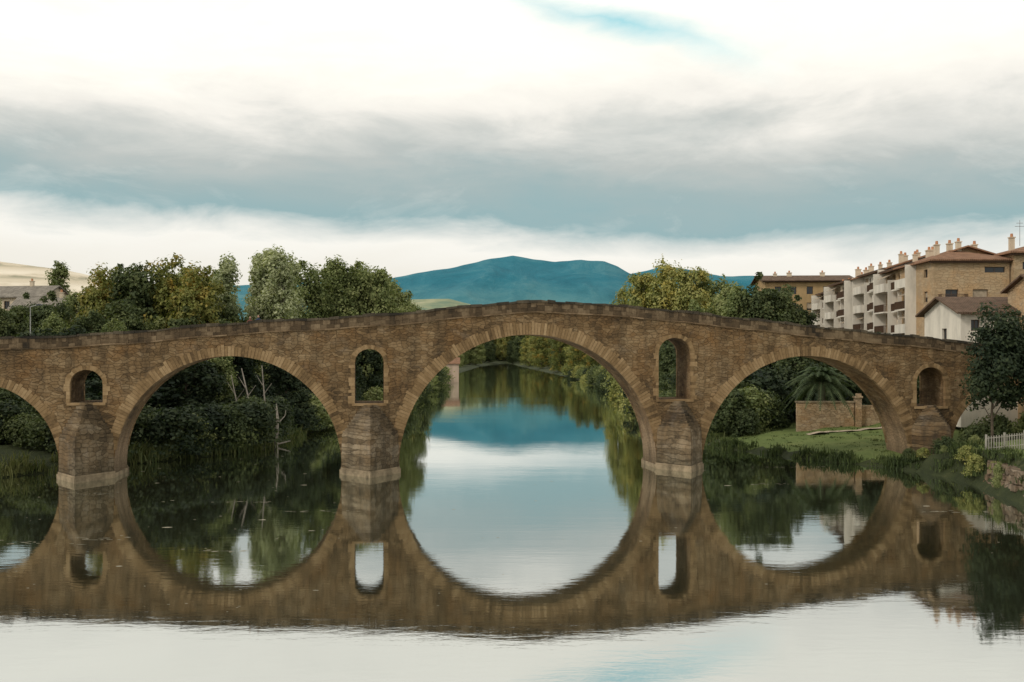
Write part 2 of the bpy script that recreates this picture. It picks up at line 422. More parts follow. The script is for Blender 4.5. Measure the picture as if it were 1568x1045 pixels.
# string course, parapet, coping, deck
sc_=BM(); pa=BM(); cp=BM(); dk=BM(); pb=BM()
for side in (0,1):
    y0,y1=(.002,.42) if side==0 else (W-.42,W-.002)
    for s in np.arange(-75,75,1.0): pb.block(s,s+1,y0,y1,top(s)-DK-.0,top(s+1)-DK-.0,top(s)-PH+.048,top(s+1)-PH+.048)
    s=-75.0
    while s<75:
        L=rv.uniform(.6,1.4); e=min(75,s+L)-.012
        pr=rv.uniform(.05,.12)
        y0,y1=(-pr,.3) if side==0 else (W-.3,W+pr)
        sc_.block(s,e,y0,y1,top(s)-PH-.06,top(e)-PH-.06,top(s)-PH+.05,top(e)-PH+.05); s+=L
    s=-75.0
    while s<75:
        L=rv.uniform(.35,.8); e=min(75,s+L)-.012; j=rv.uniform(-.025,.025)
        y0,y1=(j,.42) if side==0 else (W-.42,W+j)
        m1=rv.uniform(.25,.5)
        b0,b1=top(s)-PH+.05,top(e)-PH+.05
        pa.block(s,e,y0,y1,b0,b1,b0+m1-.01,b1+m1-.01)
        t0=top(s)-.2; t1=top(e)-.2
        sm=(s+e)/2+rv.uniform(-.08,.08); tm=top(sm)-.2; bm2=top(sm)-PH+.05+m1; j2=rv.uniform(-.02,.025)
        ya,yb=(j2,.42) if side==0 else (W-.42,W+j2)
        pa.block(s,sm-.01,ya,yb,b0+m1,bm2,t0,tm); pa.block(sm,e,ya+.01,yb,bm2,b1+m1,tm,t1)
        s+=L
    s=-75.0
    while s<75:
        L=rv.uniform(.5,1.2); e=min(75,s+L)-rv.uniform(.012,.04); j=rv.uniform(.02,.08); dz=rv.uniform(-.07,.05)
        y0,y1=(-j,.47) if side==0 else (W-.47,W+j)
        if rv.random()>.03: cp.block(s,e,y0,y1,top(s)-.2,top(e)-.2,top(s)+dz,top(e)+dz+rv.uniform(-.04,.04))
        s+=L
for s in np.arange(-75,75,1.0): dk.block(s,s+1,.425,W-.425,top(s)-DK-.2,top(s+1)-DK-.2,top(s)-DK+.01,top(s+1)-DK+.01)
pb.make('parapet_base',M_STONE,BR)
sc_.make('string_course',M_STRC,BR); pa.make('parapet',M_PARA,BR); cp.make('coping',M_COPE,BR)
dk.make('deck',simple('deck_cobbles',(.25,.2,.15)),BR)

# ------------------------------------------------------------------ trees
def tube(V,Fc,p0,p1,r0,r1,seg=6):
    p0=np.array(p0,float);p1=np.array(p1,float); d=p1-p0; L=np.linalg.norm(d); d/=max(L,1e-6)
    a=np.cross(d,[.3,.9,.2]); a/=np.linalg.norm(a); b2=np.cross(d,a); k=len(V)
    for P_,r in ((p0,r0),(p1,r1)):
        for i in range(seg):
            t=2*math.pi*i/seg; V.append(tuple(P_+a*math.cos(t)*r+b2*math.sin(t)*r))
    for i in range(seg): Fc.append((k+i,k+(i+1)%seg,k+seg+(i+1)%seg,k+seg+i))

def leaf_quads(C,O,size,rng,up=.35,rnd=.8,asp=.6):
    n_=len(C); Nn=O+rnd*rng.normal(size=(n_,3))*.7+np.array([0,0,up])
    Nn/=np.linalg.norm(Nn,axis=1)[:,None]
    T=np.cross(Nn,rng.normal(size=(n_,3))); T/=np.linalg.norm(T,axis=1)[:,None]; B=np.cross(Nn,T)
    s=(size*rng.uniform(.55,1.3,n_))[:,None]
    Q=np.stack([C+T*s,C+B*s*asp,C-T*s,C-B*s*asp],1)
    return Q.reshape(-1,3)

def tree_mesh(name,H,R,base,nc,nl,leaf,lm,bark=None,seed=0,shape='round',crad=.28,trunk_r=None):
    """R is the true crown radius: leaf clumps are placed so that their outer edges reach it"""
    rng=np.random.default_rng(seed); V=[];Fc=[]
    lean=rng.normal(0,.02*H,2)
    tr=trunk_r or H*.016
    if shape!='bush':
        prev=(0,0,-.6)
        for k in range(1,7):
            t=k/6*.8; p=(lean[0]*t+rng.normal(0,.05),lean[1]*t+rng.normal(0,.05),H*t)
            tube(V,Fc,prev,p,tr*(1-(k-1)/6.6),tr*(1-k/6.6),7); prev=p
    def prof(h):
        if shape in('round','multi'): return math.sin(math.pi*min(1,(h*.80+.17)))**.5
        if shape=='column': return math.sin(math.pi*(h*.9+.08))**.6
        return math.sqrt(max(0,1-h*h*.95))
    cs=[];rs=[]
    ntop=6; tops=[(rng.uniform(0,6.28),rng.uniform(.15,.75),rng.uniform(.80,1.0)) for _ in range(ntop)]; tops[0]=(0,0.05,1.0)
    for i in range(nc):
        # crown = several sub-crowns of different height, so the skyline is lumpy
        ta,tr_,th=tops[i%ntop]; h=rng.uniform(0,1)**.8
        if shape in('round','multi'):
            ox,oy=R*.45*tr_*math.cos(ta),R*.45*tr_*math.sin(ta)
            rr_=R*(.62 if shape=='round' else .42*(1.25-.6*h))*prof(h)*math.sqrt(rng.uniform(.3,1))
            a=rng.uniform(0,6.28); x_,y_=ox+rr_*math.cos(a),oy+rr_*math.sin(a); hh=th*h
        else:
            rr_=R*(1-crad*.6)*prof(h)*math.sqrt(rng.uniform(.25,1)); a=rng.uniform(0,6.28); x_,y_=rr_*math.cos(a),rr_*math.sin(a); hh=h
        cs.append((lean[0]*h+x_,lean[1]*h+y_,H*(base+(1-base)*hh)))
        rs.append(R*crad*rng.uniform(.5,1.25)*(1.12-.4*h))
    cs=np.array(cs);rs=np.array(rs)
    zmax=np.percentile(cs[:,2]+rs*.8,99); cs[:,2]*=H/zmax
    if shape!='bush':
        for i in rng.choice(nc,min(nc,24),replace=False):
            c=cs[i]; zt=max(H*.1,c[2]-.5*math.hypot(c[0],c[1])-H*.08); t=min(1,zt/(H*.8))
            a=(lean[0]*t*.8,lean[1]*t*.8,min(zt,H*.75)); mid=((a[0]+c[0])/2,(a[1]+c[1])/2,(a[2]+c[2])/2+.03*H)
            tube(V,Fc,a,mid,tr*.38,tr*.22,5); tube(V,Fc,mid,c,tr*.22,tr*.06,5)
    nb=len(Fc); k0=len(V)
    ci=np.repeat(np.arange(nc),nl); n_=len(ci)
    D=rng.normal(size=(n_,3)); D/=np.linalg.norm(D,axis=1)[:,None]
    rad=(rng.uniform(.1,1,n_)**.5)*rs[ci]*(1+.28*np.abs(rng.normal(size=n_)))
    C=cs[ci]+D*rad[:,None]*np.array([1,1,.85])
    ax=np.column_stack([C[:,0]-lean[0]*.5,C[:,1]-lean[1]*.5,(C[:,2]-H*.55)*.5])/max(R,.1)
    keep=(C[:,2]>.02*H); C=C[keep]; D=D[keep]; ax=ax[keep]
    Q=leaf_quads(C,D*.8+ax*.6,leaf,rng)
    V+=Q.tolist(); nq=len(C)
    Fq=(np.arange(nq*4).reshape(-1,4)+k0).tolist()
    me=bpy.data.meshes.new(name); me.from_pydata(V,[],Fc+Fq)
    me.materials.append(bark or M_BARK); me.materials.append(lm)
    me.polygons.foreach_set('material_index',[0]*nb+[1]*nq); me.update()
    me['H']=H
    return me
def put(name,me,x,y,H,parent=None,rw=1.0,rot=None):
    o=bpy.data.objects.new(name,me); z=gz(x,y)-.05
    s=(H-z)/me['H']
    o.location=(x,y,z); o.scale=(s*rw,s*rw,s); o.rotation_euler=(0,0,random.uniform(0,6.28) if rot is None else rot)
    return link(o,parent)

T={}
T['dk1']=tree_mesh('broadleaf_dark_a',20,6.2,.05,110,110,.31,L_DARK,seed=1)
T['dk2']=tree_mesh('broadleaf_dark_b',18,5.8,.05,100,110,.31,L_DARK,seed=2)
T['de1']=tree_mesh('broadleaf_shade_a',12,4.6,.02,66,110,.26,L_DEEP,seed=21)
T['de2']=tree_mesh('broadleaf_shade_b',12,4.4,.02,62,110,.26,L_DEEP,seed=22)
T['au1']=tree_mesh('broadleaf_autumn_a',20,6.0,.05,110,110,.29,L_AUT,seed=3)
T['au2']=tree_mesh('broadleaf_autumn_b',20,5.8,.05,104,110,.29,L_AUT,seed=4)
T['mi1']=tree_mesh('broadleaf_mid_a',22,6.2,.05,120,110,.30,L_MID,seed=5)
T['mi2']=tree_mesh('broadleaf_mid_b',22,6.0,.05,112,110,.30,L_MID,seed=6)
T['pa1']=tree_mesh('poplar_pale_a',23,5.8,.05,150,80,.26,L_PALE,M_BARKP,seed=7,shape='multi',crad=.22)
T['pa2']=tree_mesh('poplar_pale_b',23,5.6,.05,150,80,.26,L_PALE,M_BARKP,seed=8,shape='multi',crad=.22)
T['ye1']=tree_mesh('broadleaf_yellow_a',24,7.2,.05,125,110,.34,L_YEL,seed=9)
T['ye2']=tree_mesh('broadleaf_yellow_b',24,7.0,.05,120,110,.34,L_YEL,seed=10)
T['col']=tree_mesh('columnar_poplar',24,3.4,.06,80,80,.28,L_MID,seed=12,shape='column',crad=.36)
T['bu1']=tree_mesh('bush_a',4,2.6,.03,36,100,.16,L_DARK,seed=13,shape='bush',crad=.36)
T['bu2']=tree_mesh('bush_b',4,2.4,.03,34,100,.16,L_MID,seed=14,shape='bush',crad=.36)
T['bu3']=tree_mesh('bush_c',2.2,1.6,.03,30,85,.11,L_YEL,seed=15,shape='bush',crad=.34)
T['bu4']=tree_mesh('bush_d',4,2.6,.03,36,100,.17,L_DEEP,seed=17,shape='bush',crad=.36)
T['fg']=tree_mesh('foreground_tree',10.2,2.7,.30,64,160,.14,L_DEEP,seed=16,crad=.33,trunk_r=.12)

put('poplar_tree',T['col'],-90.5,200,28,rw=.95)
for x,y,H,k in [(-70,142,17,'dk1'),(-64.5,147,18.6,'mi2'),(-58,141,21.7,'au1'),(-52.6,138,21.6,'dk2'),(-48,140,23.0,'au2'),(-43.5,137,21.5,'au1'),(-46,152,22,'mi1'),(-60.5,152,21.5,'dk1'),(-54.5,147,22.6,'au2'),(-50,150,21.8,'mi2')]:
    put('broadleaf_tree',T[k],x,y,H,rw=.9)
for x,y,H,k,rw in [(-42,146,23.6,'pa1',.9),(-38.2,149,25.2,'pa2',.95),(-34,146,24.6,'pa1',.95),(-39.5,160,25.4,'pa2',.9),(-35.5,157,24.8,'pa1',.8)]:
    put('poplar_tree',T[k],x,y,H,rw=rw)
for x,y,H,k in [(-36,172,25.2,'mi1'),(-32,176,26.4,'mi2'),(-27.6,178,25.6,'mi1'),(-23.6,180,24.8,'mi2'),(-21.8,190,22.6,'mi1'),(-21,207,20,'mi2'),(-30,190,26,'mi2'),(-34,188,26,'pa1'),(-25.5,192,25,'mi1')]:
    put('broadleaf_tree',T[k],x,y,H,rw=.88)
for x,y,H,k in [(-64,124,15.3,'dk2'),(-60,127,15.8,'dk1'),(-56.5,122,14.5,'mi2'),(-53,126,14.8,'dk2'),(-68,130,15.6,'dk1'),(-49.5,124,13.8,'mi1'),(-72,133,15.4,'dk2')]:
    put('broadleaf_tree',T[k],x,y,H,rw=.9)
for x,y,H,k,rw in [(25.5,232,24.5,'ye2',.72),(27,203,25.8,'ye1',.78),(31.2,199,27.2,'ye2',.85),(35.6,195,26.2,'ye1',.8),(39.3,198,25.4,'mi1',.95),(29,214,26.5,'ye1',.8),(33.5,208,27,'ye2',.8)]:
    put('broadleaf_tree',T[k],x,y,H,rw=rw)
for x,y,H,k in [(34.5,152,19.8,'mi2'),(38,150,20.2,'dk1'),(41.5,153,19.6,'dk2'),(45,157,17.4,'dk1'),(30.5,162,18.0,'mi1'),(36,160,20.8,'mi2')]:
    put('broadleaf_tree',T[k],x,y,H,rw=.92)

# woodland masses (each one parent with instanced parts)
rw_=random.Random(21)
def shore_x(line,y): return float(np.interp(y,[p[1] for p in line],[p[0] for p in line]))
WL=empty('riverside_woodland')
for i in range(80):
    y=rw_.choice([rw_.uniform(100,130),rw_.uniform(110,200)]); x=shore_x(LEFT,y)-rw_.uniform(2,46)
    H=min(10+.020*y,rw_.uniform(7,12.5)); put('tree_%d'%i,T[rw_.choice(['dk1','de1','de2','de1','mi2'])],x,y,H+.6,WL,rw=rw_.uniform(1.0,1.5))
for i in range(16):
    x=-26-i*2.9+rw_.uniform(-1,1); y=rw_.uniform(128,142)
    put('tall_tree_%d'%i,T[rw_.choice(['dk1','dk2','mi1'])],x,y,rw_.uniform(12.8,14.5) if x>-40 else rw_.uniform(14,17),WL,rw=1.1)
for i in range(110):
    y=rw_.uniform(90,150); x=shore_x(LEFT,y)-rw_.uniform(.8,4 if rw_.random()<.55 else 26)
    put('bush_%d'%i,T[rw_.choice(['bu1','bu4','bu4','bu2'])],x,y,gz(x,y)+rw_.uniform(1.8,4.6),WL,rw=rw_.uniform(.9,1.5))
for i in range(46):
    x=rw_.uniform(-58,-35); y=rw_.uniform(89,100)+(-36-x)*.1
    if shore_x(LEFT,y)-x<1.2: continue
    put('near_bush_%d'%i,T[rw_.choice(['bu1','bu4','bu4'])],x,y,gz(x,y)+rw_.uniform(1.2,4.5),WL,rw=1.2)
for i in range(75):
    y=200*(4.2**rw_.random()); x=shore_x(LEFT,min(y,850))-rw_.uniform(2,10+y*.05)
    put('far_tree_%d'%i,T[rw_.choice(['dk1','dk2','mi1','mi2','ye1','au1'])],x,y,min(8.5+.022*y,rw_.uniform(10,14)+.012*y),WL,rw=rw_.uniform(1.0,1.4))
for i in range(26):
    y=rw_.uniform(155,420); x=shore_x(LEFT,y)-rw_.uniform(-.6,1.5)
    put('bank_bush_%d'%i,T[rw_.choice(['bu1','bu2'])],x,y,rw_.uniform(3.5,6.5),WL,rw=1.3)
WR=empty('riverside_woodland')
for i in range(70):
    y=rw_.uniform(122,200); x=shore_x(RIGHT,y)+rw_.uniform(3,34)
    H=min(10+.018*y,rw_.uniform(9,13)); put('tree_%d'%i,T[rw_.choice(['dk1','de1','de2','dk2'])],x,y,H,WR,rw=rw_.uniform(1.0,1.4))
for i in range(95):
    y=200*(4.2**rw_.random()); x=shore_x(RIGHT,min(y,850))+rw_.uniform(2,10+y*.06)
    put('far_tree_%d'%i,T[rw_.choice(['dk1','dk2','mi1','mi2','ye1','ye2','au1'])],x,y,min(8.5+.024*y,rw_.uniform(12,15)+.012*y),WR,rw=rw_.uniform(1.0,1.4))
for i in range(50):
    y=rw_.uniform(112,400); x=shore_x(RIGHT,y)+rw_.uniform(-.4,2.5)
    put('bank_bush_%d'%i,T[rw_.choice(['bu1','bu2','bu4','bu3'])],x,y,gz(x,y)+rw_.uniform(2.5,5.5),WR,rw=1.2)
for i in range(80):
    y=rw_.uniform(700,960); x=rw_.uniform(-90,90)
    if inside(np.array([[x,y]]))[0]: continue
    put('bend_tree_%d'%i,T[rw_.choice(['dk1','dk2','mi1','mi2','ye1','au1'])],x,y,rw_.uniform(18,27),WR,rw=rw_.uniform(1.0,1.4))
for i in range(46):
    y=rw_.uniform(868,930); x=-75+i*3.2
    put('end_tree_%d'%i,T[rw_.choice(['dk1','dk2','mi1','mi2','ye1','au1'])],x,y,rw_.uniform(28,42),WR,rw=.8)
for x,y,h,k in [(23.6,110,5.8,'bu1'),(26.3,112,6.0,'bu2'),(28.8,113.5,5.6,'bu1'),(24.8,116,7.4,'bu1'),(29.5,119,8,'bu4'),(22.6,118,6,'bu2'),(25.2,108.5,3.8,'bu1')]:
    put('shrub',T[k],x,y,h,rw=1.15)
for x,y,h,k in [(44,113,7.5,'bu4'),(40.5,116,8.4,'bu4'),(47,116,9,'bu1'),(36.5,121,8.5,'bu4'),(33,122,8,'bu4'),(50,111,8,'bu2'),(37.5,116,5.4,'bu4')]:
    put('shrub',T[k],x,y,h,rw=1.0)
for x,y,h,k,rw in [(35.6,78,2.6,'bu3',1.2),(36.4,76,3.0,'bu2',.9),(35.4,81.5,2.3,'bu2',1.1),(34.6,83.6,1.9,'bu3',1.2),(37.6,81,3.2,'bu2',1),(36.6,84,2.8,'bu1',1.1),(39.2,84.6,3.8,'bu1',.9),(35.0,75,2.2,'bu3',.9),(41.5,85.5,4.6,'bu1',.9),(43.5,84.5,4.9,'bu2',.9),(35.1,72.4,2.0,'bu3',.8),(34.3,70,2.2,'bu2',.5),(34.0,85.2,1.7,'bu1',1.0),(34.9,79.8,1.4,'bu1',1.0)]:
    put('shrub',T[k],x,y,h,rw=rw)
put('street_tree',T['fg'],39.9,82.6,13.8)
put('street_tree',T['fg'],42.9,82.0,13.4,rw=1.0)

# dead snag and bare leaning tree on the left bank
dt=BM()
dt.cyl((0,0,-.5),(.15,.1,2.8),.22,.15); dt.cyl((.15,.1,2.8),(.05,0,4.4),.15,.05); dt.cyl((.1,.1,2.2),(.9,.2,3.1),.08,.04); dt.cyl((.1,0,1.6),(-.8,.1,2.3),.08,.03); dt.cyl((.0,0,0.1),(1.6,-.2,.5),.10,.04)
dt.cyl((.9,.2,3.1),(1.0,.2,3.7),.04,.02); dt.cyl((-.8,.1,2.3),(-1.0,.1,2.9),.03,.015); dt.cyl((.08,0,3.6),(-.3,.1,4.2),.05,.02)
o=dt.make('dead_tree',M_BARKP,smooth=True); o.location=(-24.9,105,gz(-25.4,105)); 
lt=BM()
for a,b_,r in [((0,0,-.5),(-1.6,.3,7.5),.13),((.8,.4,-.5),(.5,.4,7.8),.11),((-1.5,.2,-.5),(-2.6,0,6.8),.10)]:
    A=Vector(a);B=Vector(b_); m1=A.lerp(B,.5)+Vector((.18,0,0)); lt.cyl(A,m1,r,r*.75); lt.cyl(m1,B,r*.75,r*.4)
    lt.cyl(A.lerp(B,.62),A.lerp(B,.62)+Vector((.9,.1,1.3)),r*.4,r*.15); lt.cyl(A.lerp(B,.75),A.lerp(B,.75)+Vector((-.7,.1,1.1)),r*.35,r*.12)
o=lt.make('bare_tree',simple('grey_bark',(.17,.15,.125),.9,.4,1.5),smooth=True); o.location=(-26.6,103.5,gz(-26.6,103.5))

# reeds along the banks
def reeds(name,spots,h,seed,lm=L_REED,wd=.045,nb=14,spread=.25):
    rng=np.random.default_rng(seed); V=[]
    for x,y in spots:
        z=max(gz(x,y),-.1)-.05; hs=h*rng.uniform(.35,1.3)
        for j in range(nb):
            bx,by=x+rng.normal(0,spread),y+rng.normal(0,spread); hh=hs*rng.uniform(.4,1.15); a=rng.uniform(0,6.28); l=rng.uniform(.1,.75)*hh
            w=wd*rng.uniform(.6,1.4); c,s=math.cos(a),math.sin(a)
            m1=(bx+c*l*.35,by+s*l*.35,z+hh*.6); t=(bx+c*l,by+s*l,z+hh*(.9))
            V+= [(bx-s*w,by+c*w,z),(bx+s*w,by-c*w,z),(m1[0]+s*w*.8,m1[1]-c*w*.8,m1[2]),(m1[0]-s*w*.8,m1[1]+c*w*.8,m1[2]),
                 (m1[0]-s*w*.8,m1[1]+c*w*.8,m1[2]),(m1[0]+s*w*.8,m1[1]-c*w*.8,m1[2]),(t[0]+s*w*.15,t[1]-c*w*.15,t[2]),(t[0]-s*w*.15,t[1]+c*w*.15,t[2])]
    Fq=np.arange(len(V)).reshape(-1,4).tolist()
    return mesh_obj(name,V,Fq,lm)
def along(line,y0,y1,step,off0,off1,sgn,rr,gap=.25):
    out=[]
    for (ax,ay),(bx,by) in zip(line[:-1],line[1:]):
        L=math.hypot(bx-ax,by-ay); k=max(1,int(L/step))
        for i in range(k):
            t=(i+rr.random())/k; y=ay+(by-ay)*t; x=ax+(bx-ax)*t
            if mnoise.noise(Vector((x*.6,y*.6,3)))<-gap: continue
            if y0<y<y1: out.append((x+sgn*rr.uniform(off0,off1),y+rr.uniform(-.3,.3)))
    return out
r5=random.Random(9)
reeds('reeds',sum([along(RIGHT,84,108,.14,-.1,1.2,1,r5,.05) for _ in range(2)],[]),.75,1)
reeds('reeds',sum([along(LEFT,74,135,.2,-.1,2.2,-1,r5,.1) for _ in range(2)],[]),1.2,2)
reeds('tall_grass',along(LEFT,88,101,.03,.2,4.0,-1,r5,.6),1.5,6,leaf_mat('bank_grass',(.045,.065,.028),(.09,.12,.045),(.18,.19,.085)),.05,14,.35)
reeds('riverside_weeds',sum([along(RIGHT,66,86,.14,.2,2.6,1,r5,.05) for _ in range(2)],[]),.6,3)
reeds('grass_tufts',[(r5.uniform(24,48),r5.uniform(90,112)) for _ in range(400)],.16,4)

# palm tree
def palm(x,y):
    E=empty('palm_tree',(x,y,gz(x,y)))
    tk=BM(); z=0
    for k in range(18):
        tk.cyl((0,0,z),(0,0,z+.29),.42,.34,10); z+=.27
    tk.make('trunk',M_BARK,E)
    rng=random.Random(4); V=[];Fc=[]
    for k in range(70):
        a=k*2.399+rng.uniform(-.2,.2); e=math.radians(rng.uniform(-15,80)); L=rng.uniform(4.0,5.2)
        d=Vector((math.cos(a),math.sin(a),0)); side=Vector((-math.sin(a),math.cos(a),0)); prev=None
        for j in range(26):
            t=j/25; p=Vector((0,0,z+.1))+d*(L*t*math.cos(e)*(1-.12*t)+.2+.5*t*t)+Vector((0,0,L*(t*math.sin(e)-.68*t*t)))
            if prev is not None:
                tang=(p-prev).normalized(); ll=.66*math.sin(math.pi*min(1,t*.85+.12))**.6
                for sg in (-1,1):
                    dirv=(side*sg*.8+tang*.55+Vector((0,0,-.35))).normalized()
                    w=tang*.065; kk=len(V); tip=p+dirv*ll
                    V+= [tuple(p-w),tuple(p+w),tuple(tip+w*.2),tuple(tip-w*.2)]; Fc.append((kk,kk+1,kk+2,kk+3))
                kk=len(V); w=side*.04; V+=[tuple(prev-w),tuple(prev+w),tuple(p+w),tuple(p-w)]; Fc.append((kk,kk+1,kk+2,kk+3))
            prev=p
    mesh_obj('fronds',V,Fc,L_PALM,E)
palm(34.6,111.2)

# ------------------------------------------------------------------ garden walls, fence, retaining wall
gw=BM(); gc=BM()
gw.box(31.0,37.2,108.2,108.7,.6,4.4); gc.box(30.9,37.3,108.1,108.8,4.403,4.56)
gw.make('garden_wall',M_WALLST)
gcp=gc.make('coping',M_PLINTH); gcp.parent=bpy.data.objects['garden_wall']
g2=BM(); g2.box(37.3,37.95,108.0,108.7,.6,4.9); g2.box(37.96,52,108.5,108.95,.6,4.1); g2.box(37.2,38.05,107.9,108.8,4.903,5.1)
g2.prism([(37.3,108.1),(37.95,108.1),(37.62,108.6)],5.1,5.4)
g2.make('boundary_wall',M_WALLST)
rt=BM(); rz=random.Random(12)
path=[(33.1,46),(33.5,52),(33.4,58),(33.3,64),(33.9,69),(34.6,73.4)]
for lay in range(5):
    for (ax,ay),(bx,by) in zip(path[:-1],path[1:]):
        L=math.hypot(bx-ax,by-ay); ux,uy=(bx-ax)/L,(by-ay)/L; s=0
        while s<L-.1:
            l=rz.uniform(.35,1.0); e=min(L,s+l)-.04; hh=.46; z0=-.4+lay*.46+rz.uniform(-.05,.05); off=lay*.12+rz.uniform(-.14,.14)
            pts=[]
            for (t,q) in ((s,0),(e,0),(e,.9),(s,.9)):
                jx=rz.uniform(-.07,.07)
                pts.append((ax+ux*t+uy*(q+off)+jx, ay+uy*t-ux*(q+off)+jx))
            c8=[(p[0],p[1],z0+rz.uniform(-.05,.05)) for p in pts]+[(p[0]+uy*.05,p[1],z0+hh+rz.uniform(-.1,.06)) for p in pts]
            rt.hexa(c8); s+=l
rw0=rt.make('stone_retaining_wall',M_RET)
bv=rw0.modifiers.new('b','BEVEL'); bv.width=.09; bv.segments=2
fe=BM()
fp=[(36.1,75.8),(37.2,75.2),(38.4,74.6),(40.5,73.8),(43,73)]
for (ax,ay),(bx,by) in zip(fp[:-1],fp[1:]):
    L=math.hypot(bx-ax,by-ay); za=gz(ax,ay); zb=gz(bx,by); k=int(L/.16)
    for i in range(k):
        t=i/k; x=ax+(bx-ax)*t; y=ay+(by-ay)*t; z=za+(zb-za)*t; big=(i==0)
        r=.06 if big else .028
        fe.box(x-r,x+r,y-r,y+r,z-.1,z+(1.3 if big else 1.15))
    for h in (.25,1.0): fe.cyl((ax,ay,za+h),(bx,by,zb+h),.035,.035,4)
fe.make('picket_fence',simple('weathered_white',(.30,.28,.24),.8,.2,2))

# ------------------------------------------------------------------ buildings
M_GLASS,n,b=mat('window_glass'); b.inputs['Base Color'].default_value=(.02,.025,.03,1); b.inputs['Roughness'].default_value=.15; b.inputs['Specular IOR Level'].default_value=.5
def plaster(name,c):
    m,n,b=mat(name); o=n.obj(); f=n.noise(n.scale(o,(1,1,.3)),.8,6,.65)
    n.set(b.inputs['Base Color'],n.ramp(f,[(.3,tuple(q*.74 for q in c)),(.55,c),(.8,tuple(min(1,q*1.1) for q in c))]))
    return m
M_TAN=stone_mat('tan_stone_cladding',(.46,.335,.205),(.35,.25,.145),(.55,.43,.28),fx=1.6,fz=3.2,mortar=.03,stain=False,blotch=.25)
M_CREAM=plaster('cream_render',(.62,.52,.39)); M_WREN=plaster('white_render',(.69,.64,.55)); M_OCH=plaster('ochre_render',(.40,.275,.14))
M_FRAME=simple('dark_wood_frame',(.09,.055,.035),.7); M_SHUT=simple('shutter_blind',(.36,.29,.21),.7)
def roofmat(name,c):
    m,n,b=mat(name); o=n.obj(); x,y,z=n.sep(o)
    wv=n.math('SINE',n.math('MULTIPLY',x,26)); f=n.math('ADD',n.noise(o,1.3,5,.7),n.math('MULTIPLY',wv,.12))
    n.set(b.inputs['Base Color'],n.ramp(f,[(.3,tuple(q*.55 for q in c)),(.55,c),(.8,tuple(q*1.5 for q in c))]))
    n.set(b.inputs['Normal'],n.bump(wv,.6,.06)); return m
M_ROOF=roofmat('terracotta_roof',(.25,.14,.085)); M_ROOFD=roofmat('weathered_roof',(.13,.085,.058)); M_ROOFG=roofmat('grey_roof',(.24,.215,.18))
M_TERR=simple('terracotta_pot',(.45,.22,.12),.8,.15)

